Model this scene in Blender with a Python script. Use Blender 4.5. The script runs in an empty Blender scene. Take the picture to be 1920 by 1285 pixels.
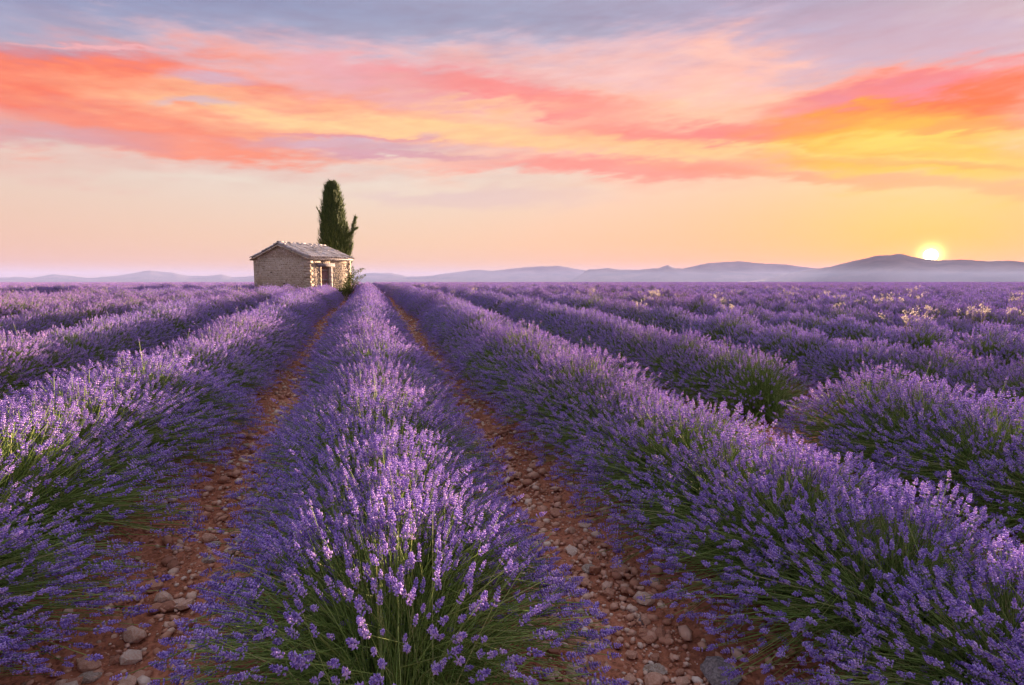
import bpy, math, random
import numpy as np
from mathutils import Vector, Matrix, Euler

R = math.radians
rng = np.random.default_rng(7)
random.seed(7)
sc = bpy.context.scene

# ------------------------------------------------------------------ camera
F_PX, W_PX, H_PX, HOR = 1150.0, 1920.0, 1285.0, 528.0
PITCH = math.atan((H_PX / 2 - HOR) / F_PX)
YAW = R(13.2)                       # camera looks this far right of the row direction (+Y)
EYE = 1.66
FW = Vector((math.sin(YAW), math.cos(YAW), 0))
RT = Vector((math.cos(YAW), -math.sin(YAW), 0))
cam_d = bpy.data.cameras.new("camera")
cam_d.lens = 36.0 * F_PX / W_PX
cam_d.sensor_width = 36.0
cam_d.clip_start = 0.05
cam_d.clip_end = 120000
cam = bpy.data.objects.new("camera", cam_d)
sc.collection.objects.link(cam)
cam.location = (0, 0, EYE)
cam.rotation_euler = (R(90) - PITCH, 0, -YAW)
sc.camera = cam


def px_uv(x, y):
    """angles (azimuth right of the camera's heading, elevation), degrees"""
    a, b = x - W_PX / 2, H_PX / 2 - y
    f2 = F_PX * math.cos(PITCH) + b * math.sin(PITCH)
    u2 = b * math.cos(PITCH) - F_PX * math.sin(PITCH)
    return math.degrees(math.atan2(a, f2)), math.degrees(math.atan2(u2, math.hypot(a, f2)))


# ------------------------------------------------------------------ world
SUN_U, SUN_V = px_uv(1745, 479)
SUN_AZ = R(SUN_U) + YAW             # clockwise from +Y
SUN_EL = R(SUN_V)
LAMP_EL = R(3.8)                    # lamp raised above the visible disc so its light reaches the row tops
sun_dir = Vector((math.sin(SUN_AZ) * math.cos(SUN_EL), math.cos(SUN_AZ) * math.cos(SUN_EL), math.sin(SUN_EL)))

sun_d = bpy.data.lights.new("sun", "SUN")
sun_d.energy = 3.9
sun_d.angle = R(0.5)
sun_d.color = (1.0, 0.66, 0.45)
sun = bpy.data.objects.new("sun", sun_d)
sc.collection.objects.link(sun)
lamp_dir = Vector((math.sin(SUN_AZ) * math.cos(LAMP_EL), math.cos(SUN_AZ) * math.cos(LAMP_EL), math.sin(LAMP_EL)))
sun.rotation_euler = lamp_dir.to_track_quat("Z", "Y").to_euler()
sun.location = (0, 0, 50)

sc.view_settings.view_transform = "Standard"
sc.view_settings.look = "None"
sc.view_settings.exposure = 2.60
sc.view_settings.gamma = 1.0
sc.view_settings.use_curve_mapping = False
sc.render.engine = "CYCLES"
sc.cycles.max_bounces = 8
sc.cycles.diffuse_bounces = 4
sc.cycles.glossy_bounces = 2
sc.cycles.transmission_bounces = 4
sc.cycles.transparent_max_bounces = 8
sc.cycles.volume_bounces = 1
sc.cycles.sample_clamp_indirect = 6.0
sc.cycles.use_denoising = True
try:
    sc.cycles.denoiser = "OPENIMAGEDENOISE"
except Exception:
    pass


def lin(r, g, b):
    f = lambda c: (c / 255) / 12.92 if c <= 10 else (((c / 255) + 0.055) / 1.055) ** 2.4
    return (f(r), f(g), f(b), 1.0)


world = bpy.data.worlds.new("World")
sc.world = world
world.use_nodes = True
wt = world.node_tree
wt.nodes.clear()


class Net:
    def __init__(s, nt):
        s.nt = nt

    def n(s, typ, ins=None, **kw):
        nd = s.nt.nodes.new(typ)
        for k, v in kw.items():
            setattr(nd, k, v)
        for k, v in (ins or {}).items():
            if isinstance(v, bpy.types.NodeSocket):
                s.nt.links.new(v, nd.inputs[k])
            else:
                nd.inputs[k].default_value = v
        return nd

    def m(s, op, a, b=0.0, c=0.0, clamp=False):
        nd = s.n("ShaderNodeMath", {0: a, 1: b, 2: c}, operation=op)
        nd.use_clamp = clamp
        return nd.outputs[0]

    def vm(s, op, a, b=(0, 0, 0)):
        nd = s.n("ShaderNodeVectorMath", {0: a, 1: b}, operation=op)
        return nd.outputs["Value"] if op in ("DOT_PRODUCT", "LENGTH") else nd.outputs[0]

    def mix(s, fac, a, b, mode="MIX"):
        nd = s.n("ShaderNodeMix", {0: fac, 6: a, 7: b}, data_type="RGBA", blend_type=mode)
        return nd.outputs[2]

    def ramp(s, fac, stops, interp="LINEAR"):
        nd = s.n("ShaderNodeValToRGB", {0: fac})
        cr = nd.color_ramp
        cr.interpolation = interp
        while len(cr.elements) > 1:
            cr.elements.remove(cr.elements[-1])
        cr.elements[0].position, cr.elements[0].color = stops[0]
        for p, c in stops[1:]:
            e = cr.elements.new(p)
            e.color = c
        return nd.outputs[0]

    def mr(s, v, a, b, c=0.0, d=1.0, it="SMOOTHSTEP"):
        nd = s.n("ShaderNodeMapRange", {0: v, 1: a, 2: b, 3: c, 4: d}, interpolation_type=it)
        return nd.outputs[0]

    def noise(s, vec, scale, detail=3.0, rough=0.5, **kw):
        return s.n("ShaderNodeTexNoise", dict({"Vector": vec, "Scale": scale, "Detail": detail, "Roughness": rough}, **kw))


w = Net(wt)
D = w.n("ShaderNodeTexCoord").outputs["Generated"]
sep = w.n("ShaderNodeSeparateXYZ", {0: D})
dx, dy, dz = sep.outputs
cr_ = w.vm("DOT_PRODUCT", D, tuple(RT))
cf_ = w.vm("DOT_PRODUCT", D, tuple(FW))
U = w.m("MULTIPLY", w.m("ARCTAN2", cr_, cf_), 57.29578)
V = w.m("MULTIPLY", w.m("ARCSINE", dz), 57.29578)
sdot = w.vm("DOT_PRODUCT", D, tuple(sun_dir))
SA = w.m("MULTIPLY", w.m("ARCCOSINE", w.m("MINIMUM", sdot, 1.0)), 57.29578)   # degrees from the sun

# warped coordinates for the clouds
hn = w.n("ShaderNodeCombineXYZ", {0: w.m("MULTIPLY", cr_, 2.6), 1: w.m("MULTIPLY", cf_, 2.6), 2: w.m("MULTIPLY_ADD", dz, 13.0, w.m("MULTIPLY", cr_, 0.6))}).outputs[0]
n1 = w.noise(hn, 1.35, 5.0, 0.58)
warp = w.vm("SUBTRACT", n1.outputs["Color"], (0.5, 0.5, 0.5))
warp = w.vm("MULTIPLY", warp, (26.0, 7.5, 0.0))
UV0 = w.n("ShaderNodeCombineXYZ", {0: U, 1: V, 2: 0.0}).outputs[0]
hn2 = w.n("ShaderNodeCombineXYZ", {0: w.m("MULTIPLY", cr_, 3.2), 1: w.m("MULTIPLY", cf_, 3.2), 2: w.m("MULTIPLY_ADD", dz, 22.0, w.m("MULTIPLY", cr_, 1.6))}).outputs[0]
n2 = w.noise(hn2, 1.7, 6.0, 0.62, Distortion=0.4)
fine = n2.outputs["Fac"]
hn3 = w.n("ShaderNodeCombineXYZ", {0: w.m("MULTIPLY", cr_, 5.0), 1: w.m("MULTIPLY", cf_, 5.0), 2: w.m("MULTIPLY_ADD", dz, 26.0, w.m("MULTIPLY", cr_, -3.0))}).outputs[0]
n3 = w.noise(hn3, 3.2, 5.0, 0.6)
w3 = w.vm("MULTIPLY", w.vm("SUBTRACT", n3.outputs["Color"], (0.5, 0.5, 0.5)), (8.0, 3.6, 0.0))
warp = w.vm("ADD", warp, w3)
P = w.vm("ADD", UV0, warp)

# sky by elevation, with brightness added overhead to fill the field, then warmer towards the sun, bluer away from it
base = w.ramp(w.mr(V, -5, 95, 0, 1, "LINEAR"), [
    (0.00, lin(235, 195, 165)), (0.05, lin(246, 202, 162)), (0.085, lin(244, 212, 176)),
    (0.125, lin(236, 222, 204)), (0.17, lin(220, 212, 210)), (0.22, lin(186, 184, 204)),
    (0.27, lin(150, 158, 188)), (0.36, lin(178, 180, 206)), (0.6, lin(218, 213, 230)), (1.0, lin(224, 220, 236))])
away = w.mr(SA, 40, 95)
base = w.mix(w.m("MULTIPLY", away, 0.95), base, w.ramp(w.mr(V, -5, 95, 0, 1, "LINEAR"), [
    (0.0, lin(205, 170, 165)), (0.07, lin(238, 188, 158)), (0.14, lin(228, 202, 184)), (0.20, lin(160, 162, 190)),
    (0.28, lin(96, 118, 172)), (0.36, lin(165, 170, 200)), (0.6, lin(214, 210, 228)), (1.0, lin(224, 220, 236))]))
# golden wedge near the sun, flattened along the horizon
du = w.m("MULTIPLY", w.m("SUBTRACT", U, SUN_U), 0.42)
dv = w.m("SUBTRACT", V, SUN_V)
gl = w.m("SQRT", w.m("ADD", w.m("MULTIPLY", du, du), w.m("MULTIPLY", dv, dv)))
gold = w.m("POWER", 2.718, w.m("MULTIPLY", gl, -0.13))
col = w.mix(w.m("MULTIPLY", gold, 1.15, clamp=True), base, lin(252, 160, 12))
blue_base = col

STROKES = [
    # cx, cy, half width, half height, tilt (down to the right), colour, opacity, breakup
    (1040, 140, 600, 62, -2, (216, 190, 204), .85, .4),
    (1640, 90, 430, 100, 3, (172, 164, 190), .85, .35),
    (60, 112, 280, 28, 2, (158, 128, 166), .80, .3),
    (700, 170, 420, 70, 3, (238, 176, 184), .75, .35),
    (1080, 235, 720, 78, 3, (253, 186, 158), .95, .15),
    (230, 190, 380, 84, 4, (252, 128, 98), 1.0, .2),
    (330, 262, 310, 38, 1, (253, 150, 118), .95, .25),
    (90, 160, 230, 34, 3, (255, 112, 80), .95, .3),
    (600, 222, 440, 38, 4, (255, 192, 148), .85, .25),
    (720, 238, 330, 15, 4, (255, 214, 152), .85, .3),
    (1260, 212, 420, 80, 4, (254, 198, 164), .85, .3),
    (1250, 130, 260, 58, -2, (240, 190, 188), .7, .5),
    (1370, 135, 110, 45, 10, (255, 196, 174), .75, .4),
    (840, 160, 230, 36, 4, (230, 160, 174), .75, .45),
    (975, 182, 220, 24, 9, (252, 136, 128), .85, .35),
    (1080, 262, 280, 22, 3, (255, 210, 150), .75, .35),
    (1400, 255, 330, 26, 1, (246, 128, 126), .95, .3),
    (1480, 289, 460, 20, 2, (255, 206, 136), .8, .35),
    (1190, 312, 300, 15, 0, (248, 144, 132), .9, .25),
    (1800, 200, 340, 66, -9, (252, 92, 42), 1.0, .25),
    (1800, 282, 330, 70, 2, (255, 178, 44), .95, .25),
    (1780, 258, 260, 14, -4, (255, 208, 100), .6, .6),
    (1700, 292, 260, 8, 3, (255, 216, 120), .7, .6),
    (1790, 302, 240, 8, 3, (252, 146, 84), .8, .6),
    (1860, 232, 160, 8, -6, (252, 140, 80), .7, .6),
    (1700, 338, 420, 11, 4, (248, 150, 116), .85, .25),
    (1700, 170, 230, 17, -10, (200, 122, 150), .85, .35),
    (640, 272, 190, 13, 2, (210, 172, 186), .9, .2),
    (650, 258, 150, 3, 3, (226, 150, 160), .7, .2),
    (760, 290, 150, 4, 3, (214, 152, 168), .7, .2),
    (165, 85, 150, 3.4, 2, (240, 176, 178), .95, .1),
    (900, 372, 190, 15, 0, (220, 190, 190), .6, .4),
    (388, 150, 75, 17, 0, (206, 180, 198), .8, .3),
    (392, 200, 70, 8, 0, (208, 182, 196), .8, .3),
    (60, 262, 220, 20, 2, (206, 164, 176), .7, .4),
    (260, 312, 430, 20, 1, (234, 188, 174), .55, .3),
]
fb = w.mr(fine, 0.32, 0.68, 0.0, 1.0)
for (cx, cy, hw, hh, tilt, c, op, br) in STROKES:
    t = math.tan(R(tilt))
    u0, v0 = px_uv(cx, cy)
    ul, vl = px_uv(cx - hw, cy - hw * t)
    ur, vr = px_uv(cx + hw, cy + hw * t)
    _, vt = px_uv(cx, cy - hh)
    _, vb = px_uv(cx, cy + hh)
    ang = math.atan2(vr - vl, ur - ul)
    thin = hh < 28
    src = P
    if thin:                         # thin streaks follow a gentler warp
        src = w.vm("ADD", UV0, w.vm("MULTIPLY", warp, (0.35, 0.28 + hh / 60.0, 0.0)))
    mp = w.n("ShaderNodeMapping", {"Vector": src, "Location": ((ul + ur) / 2, v0, 0), "Rotation": (0, 0, ang),
                                   "Scale": ((ur - ul) / 2, (vt - vb) / 2, 1.0)}, vector_type="TEXTURE").outputs[0]
    ln = w.vm("LENGTH", mp)
    k = w.mr(ln, 1.62, 0.45, 0.0, op)
    k = w.m("MULTIPLY", k, w.m("MULTIPLY_ADD", fb, br, 1 - br))
    col = w.mix(k, col, lin(*c))

# high pink and mauve veils elsewhere round the sky
for (u0, v0, hu, hv, ang, c, op) in [(112, 16, 44, 9, -4, (250, 160, 120), .8), (-108, 15, 42, 7, 3, (226, 150, 150), .75),
                                     (-20, 52, 70, 8, 5, (190, 160, 184), .5), (80, 54, 60, 9, -5, (206, 166, 180), .5),
                                     (-125, 46, 45, 8, 4, (170, 150, 180), .5), (150, 18, 26, 6, 0, (214, 158, 160), .7)]:
    mp = w.n("ShaderNodeMapping", {"Vector": P, "Location": (u0, v0, 0), "Rotation": (0, 0, R(ang)), "Scale": (hu, hv, 1)}, vector_type="TEXTURE").outputs[0]
    k = w.m("MULTIPLY", w.mr(w.vm("LENGTH", mp), 1.3, 0.3, 0.0, op), w.m("MULTIPLY_ADD", fb, .6, .4))
    col = w.mix(k, col, lin(*c))
# wispy streaks inside the clouds
shade = w.m("MULTIPLY_ADD", w.m("SUBTRACT", w.m("ADD", w.m("MULTIPLY", fine, .5), w.m("MULTIPLY", n3.outputs["Fac"], .5)), 0.5), 0.75, 1.0)
inband = w.m("MULTIPLY", w.mr(V, 6, 10), w.mr(V, 30, 24))
shade = w.n("ShaderNodeMix", {0: inband, 2: 1.0, 3: shade}, data_type="FLOAT").outputs[0]
col = w.vm("MULTIPLY", col, w.n("ShaderNodeCombineXYZ", {0: w.m("POWER", shade, .4), 1: shade, 2: shade}).outputs[0])

col = w.n("ShaderNodeHueSaturation", {"Saturation": 1.04, "Color": col}).outputs[0]
# aureole and disc of the sun
a1 = w.m("POWER", 2.718, w.m("MULTIPLY", SA, -0.33))
a2 = w.m("POWER", 2.718, w.m("MULTIPLY", w.m("MULTIPLY", SA, SA), -2.3))
col = w.vm("ADD", col, w.vm("MULTIPLY", (0.10, 0.03, 0.0), w.n("ShaderNodeCombineXYZ", {0: a1, 1: a1, 2: a1}).outputs[0]))
col = w.vm("ADD", col, w.vm("MULTIPLY", (4.0, 3.0, .9), w.n("ShaderNodeCombineXYZ", {0: a2, 1: a2, 2: a2}).outputs[0]))
disc = w.mr(SA, 0.52, 0.36, 0, 1)
col = w.vm("ADD", col, w.vm("MULTIPLY", (14.0, 12.0, 8.0), w.n("ShaderNodeCombineXYZ", {0: disc, 1: disc, 2: disc}).outputs[0]))
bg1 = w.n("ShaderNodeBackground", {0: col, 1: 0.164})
sky = w.n("ShaderNodeTexSky", sky_type="NISHITA")
sky.sun_disc = False
sky.sun_elevation = LAMP_EL
sky.sun_rotation = SUN_AZ
sky.dust_density = 2.0
sky.air_density = 1.0
bg2 = w.n("ShaderNodeBackground", {0: w.mix(1.0, sky.outputs[0], (.060, .034, .040, 1), "MULTIPLY"), 1: 0.05})
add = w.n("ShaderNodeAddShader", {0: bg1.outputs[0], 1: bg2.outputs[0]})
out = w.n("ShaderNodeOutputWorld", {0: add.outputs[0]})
world.cycles.sampling_method = "MANUAL"
world.cycles.sample_map_resolution = 1024

# ================================================================== helpers
COL = sc.collection


def tag(o, label=None, cat=None, group=None, kind=None):
    if label: o["label"] = label
    if cat: o["category"] = cat
    if group: o["group"] = group
    if kind: o["kind"] = kind
    return o


def link(o, parent=None):
    COL.objects.link(o)
    if parent is not None:
        o.parent = parent
    return o


def empty(name, loc=(0, 0, 0), rz=0.0):
    o = bpy.data.objects.new(name, None)
    o.location = loc
    o.rotation_euler = (0, 0, rz)
    o.empty_display_size = 0.2
    return link(o)


def mesh_np(name, V, T, mats, mi=None, attrs=None, smooth=False):
    """V (n,3), T (m,k) k = 3 or 4"""
    V = np.ascontiguousarray(V, dtype=np.float32)
    T = np.ascontiguousarray(T, dtype=np.int32)
    k = T.shape[1]
    me = bpy.data.meshes.new(name)
    me.vertices.add(len(V))
    me.vertices.foreach_set("co", V.ravel())
    me.loops.add(T.size)
    me.loops.foreach_set("vertex_index", T.ravel())
    me.polygons.add(len(T))
    me.polygons.foreach_set("loop_start", np.arange(0, T.size, k, dtype=np.int32))
    me.polygons.foreach_set("loop_total", np.full(len(T), k, dtype=np.int32))
    for m in mats:
        me.materials.append(m)
    if mi is not None:
        me.polygons.foreach_set("material_index", np.asarray(mi, dtype=np.int32))
    if smooth:
        me.polygons.foreach_set("use_smooth", np.ones(len(T), dtype=bool))
    for nm, a in (attrs or {}).items():
        at = me.attributes.new(nm, "FLOAT", "POINT")
        at.data.foreach_set("value", np.asarray(a, dtype=np.float32))
    me.update(calc_edges=True)
    return me


class Soup:
    """collects pieces into one mesh"""
    def __init__(s):
        s.V, s.T, s.A, s.n = [], [], [], 0

    def add(s, V, T, a=0.0):
        V = np.asarray(V, float).reshape(-1, 3)
        T = np.asarray(T, int)
        if T.shape[1] == 4:
            T = np.concatenate([T[:, [0, 1, 2]], T[:, [0, 2, 3]]])
        s.V.append(V); s.T.append(T + s.n); s.A.append(np.full(len(V), a) if np.isscalar(a) else a)
        s.n += len(V)

    def box(s, c, size, rz=0.0, jit=0.0, a=0.0, M=None):
        h = np.array(size) / 2
        P = np.array([[x, y, z] for x in (-1, 1) for y in (-1, 1) for z in (-1, 1)], float) * h
        if jit:
            P += rng.uniform(-jit, jit, P.shape)
        if M is not None:
            P = P @ np.array(M).T
        if rz:
            P = P @ np.array([[math.cos(rz), math.sin(rz), 0], [-math.sin(rz), math.cos(rz), 0], [0, 0, 1]])
        P += np.array(c)
        s.add(P, [[0, 1, 3, 2], [4, 6, 7, 5], [0, 4, 5, 1], [2, 3, 7, 6], [0, 2, 6, 4], [1, 5, 7, 3]], a)

    def mesh(s, name, mat, smooth=False):
        return mesh_np(name, np.concatenate(s.V), np.concatenate(s.T), [mat], attrs={"tint": np.concatenate(s.A)}, smooth=smooth)

    def obj(s, name, mat, parent=None, smooth=False):
        return link(bpy.data.objects.new(name, s.mesh(name, mat, smooth)), parent)


def fbm(x, y, seed=0, octs=4, f0=1.0, gain=0.5):
    """smooth value noise on arrays"""
    out = np.zeros(np.broadcast(x, y).shape)
    amp, f, tot = 1.0, f0, 0.0
    for o in range(octs):
        X, Y = x * f + 17.3 * o + seed * 3.1, y * f - 9.7 * o + seed * 7.7
        xi, yi = np.floor(X), np.floor(Y)
        fx, fy = X - xi, Y - yi
        fx, fy = fx * fx * (3 - 2 * fx), fy * fy * (3 - 2 * fy)

        def h(a, b):
            v = np.sin(a * 127.1 + b * 311.7 + seed * 13.7) * 43758.5453
            return v - np.floor(v)
        n = (h(xi, yi) * (1 - fx) + h(xi + 1, yi) * fx) * (1 - fy) + (h(xi, yi + 1) * (1 - fx) + h(xi + 1, yi + 1) * fx) * fy
        out = out + amp * (n - 0.5)
        tot += amp
        amp *= gain
        f *= 2.03
    return out / tot


SP = 2.0                                   # row spacing


def ground_z(x, y):
    x = np.asarray(x, float); y = np.asarray(y, float)
    base = np.where(y > 0, 0.62 * np.tanh(0.030 * y / 0.62), 0.030 * np.maximum(y, -30))
    rr_ = np.hypot(x, y)
    base = base - 34 * np.clip((rr_ - 215) / 700, 0, 1) ** 1.3
    near = np.exp(-(np.maximum(y, 0) / 120.0) ** 2) * (np.abs(x) < 400)
    mound = 0.05 * np.cos(2 * math.pi * x / SP) * near
    return base + mound + 0.10 * fbm(x, y, 3, 2, 0.05) * near


def gz(x, y):
    return float(ground_z(x, y))


# ================================================================== materials
def mat(name):
    m = bpy.data.materials.new(name)
    m.use_nodes = True
    m.node_tree.nodes.clear()
    return m, Net(m.node_tree)


def finish(N, shader):
    N.n("ShaderNodeOutputMaterial", {0: shader})


def bsdf(N, color, rough=0.8, spec=0.2, normal=None):
    ins = {"Base Color": color, "Roughness": rough, "Specular IOR Level": spec}
    if normal is not None:
        ins["Normal"] = normal
    return N.n("ShaderNodeBsdfPrincipled", ins).outputs[0]


def attr(N, nm="tint"):
    return N.n("ShaderNodeAttribute", attribute_name=nm).outputs["Fac"]


def c4(r, g, b):
    return (r, g, b, 1.0)


def petals():
    m, N = mat("lavender_petals")
    isl = N.n("ShaderNodeNewGeometry").outputs["Random Per Island"]
    ob = N.n("ShaderNodeObjectInfo").outputs["Random"]
    t = attr(N)
    k = N.m("ADD", N.m("MULTIPLY", isl, 0.65), N.m("MULTIPLY", t, 0.35))
    c = N.ramp(k, [(0.0, c4(.14, .08, .25)), (0.20, c4(.33, .225, .67)), (0.45, c4(.53, .39, .92)),
                   (0.70, c4(.72, .55, .97)), (1.0, c4(.94, .78, .97))])
    pos = N.n("ShaderNodeNewGeometry").outputs["Position"]
    big = N.noise(pos, 0.16, 2.0).outputs["Fac"]
    c = N.mix(N.mr(big, .4, .65, 0, .35), c, N.mix(1.0, c, c4(1.0, .82, .80), "MULTIPLY"))
    c = N.mix(N.m("MULTIPLY", ob, .25), c, N.mix(1.0, c, c4(.8, .85, 1.0), "MULTIPLY"))
    d = bsdf(N, c, 0.75, 0.15)
    tr = N.n("ShaderNodeBsdfTranslucent", {0: c}).outputs[0]
    finish(N, N.n("ShaderNodeMixShader", {0: 0.38, 1: d, 2: tr}).outputs[0])
    return m


def greens(name, stops, transl=0.3, rough=0.65):
    m, N = mat(name)
    isl = N.n("ShaderNodeNewGeometry").outputs["Random Per Island"]
    c = N.ramp(isl, stops)
    d = bsdf(N, c, rough, 0.25)
    tr = N.n("ShaderNodeBsdfTranslucent", {0: c}).outputs[0]
    finish(N, N.n("ShaderNodeMixShader", {0: transl, 1: d, 2: tr}).outputs[0])
    return m


M_PETAL = petals()
M_STEM = greens("lavender_stem", [(0, c4(.12, .20, .045)), (.5, c4(.27, .42, .10)), (.85, c4(.42, .56, .16)), (1, c4(.56, .55, .26))])
M_DRY = greens("dry_grass", [(0, c4(.42, .35, .27)), (.5, c4(.56, .50, .41)), (1, c4(.72, .68, .58))], 0.45)
M_CYP = greens("cypress_foliage", [(0, c4(.05, .09, .028)), (.5, c4(.11, .18, .05)), (1, c4(.20, .26, .08))], 0.22)
M_SHRUB = greens("shrub_leaf", [(0, c4(.05, .08, .02)), (.5, c4(.10, .15, .04)), (1, c4(.22, .24, .08))], 0.35)


def simple(name, stops, scale=3.0, rough=0.85, bump=0.3, bscale=40.0, spec=0.2, isl_amt=0.5):
    m, N = mat(name)
    co = N.n("ShaderNodeTexCoord").outputs["Object"]
    isl = N.n("ShaderNodeNewGeometry").outputs["Random Per Island"]
    no = N.noise(co, scale, 5.0, .6).outputs["Fac"]
    ob = N.n("ShaderNodeObjectInfo").outputs["Random"]
    k = N.m("ADD", N.m("MULTIPLY", N.m("FRACT", N.m("ADD", isl, ob)), isl_amt), N.m("MULTIPLY", N.mr(no, .3, .7), 1 - isl_amt))
    c = N.ramp(k, stops)
    b = N.noise(co, bscale, 4.0, .6).outputs["Fac"]
    bp = N.n("ShaderNodeBump", {"Strength": bump, "Distance": 0.02, "Height": b}).outputs[0]
    finish(N, bsdf(N, c, rough, spec, bp))
    return m


M_STONE = simple("field_stone", [(0, c4(.34, .16, .10)), (.35, c4(.54, .28, .18)), (.65, c4(.66, .42, .30)), (.85, c4(.72, .58, .46)), (1, c4(.78, .70, .61))], 6.0, .85, .5, 30, isl_amt=.7)
M_GREYROCK = simple("grey_rock", [(0, c4(.16, .14, .14)), (.5, c4(.27, .24, .24)), (1, c4(.42, .38, .36))], 9.0, .85, .6, 30, isl_amt=.0)
M_PALEROCK = simple("pale_rock", [(0, c4(.36, .24, .17)), (.5, c4(.52, .42, .33)), (1, c4(.62, .56, .48))], 7.0, .85, .6, 30, isl_amt=.0)
M_WALLSTONE = simple("rubble_stone", [(0, c4(.24, .19, .13)), (.3, c4(.45, .38, .28)), (.7, c4(.57, .50, .38)), (.9, c4(.62, .58, .50)), (1, c4(.78, .75, .70))], 5.0, .9, .5, 50, isl_amt=.75)
M_MORTAR = simple("wall_mortar", [(0, c4(.30, .25, .19)), (.5, c4(.44, .38, .30)), (1, c4(.53, .47, .38))], 2.2, .95, .6, 30)
M_TILE = simple("roof_tile_clay", [(0, c4(.20, .18, .17)), (.3, c4(.42, .39, .37)), (.6, c4(.60, .56, .54)), (.85, c4(.74, .71, .68)), (1, c4(.46, .34, .28))], 6.0, .85, .4, 60, isl_amt=.75)
M_WOOD = simple("weathered_wood", [(0, c4(.14, .125, .13)), (.5, c4(.25, .23, .24)), (1, c4(.36, .33, .33))], 14.0, .8, .4, 80)
M_REDWOOD = simple("dark_red_wood", [(0, c4(.16, .10, .12)), (.5, c4(.26, .16, .17)), (1, c4(.36, .25, .27))], 14.0, .7, .4, 80)
M_PLASTER = simple("pale_plaster", [(0, c4(.50, .46, .42)), (1, c4(.68, .64, .60))], 8.0, .9, .3, 60)
M_BARK = simple("bark", [(0, c4(.08, .055, .04)), (1, c4(.18, .13, .09))], 8.0, .9, .6, 30)
M_DARK = simple("hole_shade_dark", [(0, c4(.03, .025, .02)), (1, c4(.05, .04, .03))], 4.0)


def soil():
    m, N = mat("red_soil")
    pos = N.n("ShaderNodeNewGeometry").outputs["Position"]
    a = N.noise(pos, 1.6, 6.0, .65).outputs["Fac"]
    b = N.noise(pos, 22.0, 5.0, .7).outputs["Fac"]
    vo = N.n("ShaderNodeTexVoronoi", {"Vector": pos, "Scale": 38.0}).outputs
    c = N.ramp(N.m("ADD", N.m("MULTIPLY", a, .5), N.m("MULTIPLY", b, .5)),
               [(.3, c4(.15, .055, .032)), (.5, c4(.42, .17, .095)), (.62, c4(.56, .26, .16)), (.75, c4(.66, .42, .30))])
    peb = N.mix(1.0, N.ramp(N.n("ShaderNodeSeparateColor", {0: vo["Color"]}).outputs[0],
                            [(0, c4(.15, .05, .025)), (.6, c4(.34, .16, .09)), (1, c4(.50, .36, .27))]), c4(1, 1, 1), "MULTIPLY")
    c = N.mix(N.m("MULTIPLY", N.mr(vo["Distance"], .5, .25), N.mr(b, .48, .6)), c, peb)
    hgt = N.m("ADD", N.m("MULTIPLY", b, .6), N.m("MULTIPLY", N.mr(vo["Distance"], .6, .1), .5))
    bp = N.n("ShaderNodeBump", {"Strength": .8, "Distance": 0.03, "Height": hgt}).outputs[0]
    finish(N, bsdf(N, c, .95, .1, bp))
    return m


M_SOIL = soil()


def hills_mat():
    m, N = mat("hill_scrub")
    pos = N.n("ShaderNodeNewGeometry").outputs["Position"]
    a = N.noise(pos, 0.0012, 6.0, .6).outputs["Fac"]
    c = N.ramp(a, [(.35, c4(.13, .12, .11)), (.65, c4(.32, .26, .23))])
    finish(N, bsdf(N, c, .95, .05))
    return m


M_HILL = hills_mat()

# ================================================================== ground sheet


def spaced(a, dense0, dense1, b, step, grow, maxstep):
    """coordinates from a to b, fine between dense0 and dense1"""
    mid = list(np.arange(dense0, dense1 + 1e-6, step))
    up, s, v = [], step, dense1
    while v < b:
        s = min(s * grow, maxstep(v)); v += s; up.append(min(v, b))
    dn, s, v = [], step, dense0
    while v > a:
        s = min(s * grow, maxstep(v)); v -= s; dn.append(max(v, a))
    return np.array(dn[::-1] + mid + up)


big = lambda v: 0.3 if abs(v) < 9 else (0.9 if abs(v) < 60 else abs(v) * 0.35)
gx = spaced(-42000, -1.5, 1.6, 42000, 0.05, 1.06, big)
gy = spaced(-3000, 1.8, 5.5, 44000, 0.05, 1.04, lambda v: 0.26 if abs(v) < 16 else (0.8 if abs(v) < 80 else abs(v) * 0.35))
GX, GY = np.meshgrid(gx, gy)
Z = ground_z(GX, GY)
nearm = np.exp(-((GX) / 9.0) ** 2) * np.exp(-((GY - 5) / 16.0) ** 2)
Z += nearm * (0.05 * fbm(GX, GY, 11, 3, 1.7) + 0.06 * fbm(GX, GY, 5, 4, 8.0, .68))
nx, ny = len(gx), len(gy)
idx = np.arange(nx * ny).reshape(ny, nx)
quads = np.stack([idx[:-1, :-1], idx[:-1, 1:], idx[1:, 1:], idx[1:, :-1]], -1).reshape(-1, 4)
print("ground quads", len(quads))
g_me = mesh_np("ground", np.stack([GX, GY, Z], -1).reshape(-1, 3), quads, [M_SOIL], smooth=True)
ground = link(bpy.data.objects.new("ground", g_me))
tag(ground, "red brown stony soil of the lavender field", kind="structure")


# ================================================================== lavender meshes
def frames(Dv):
    """rotation matrices (n,3,3) taking +Z to Dv with a random spin"""
    n = len(Dv)
    Zd = Dv / np.linalg.norm(Dv, axis=1, keepdims=True)
    r = rng.normal(size=(n, 3))
    X = np.cross(r, Zd); X /= np.linalg.norm(X, axis=1, keepdims=True) + 1e-9
    Y = np.cross(Zd, X)
    return np.stack([X, Y, Zd], -1)


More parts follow.
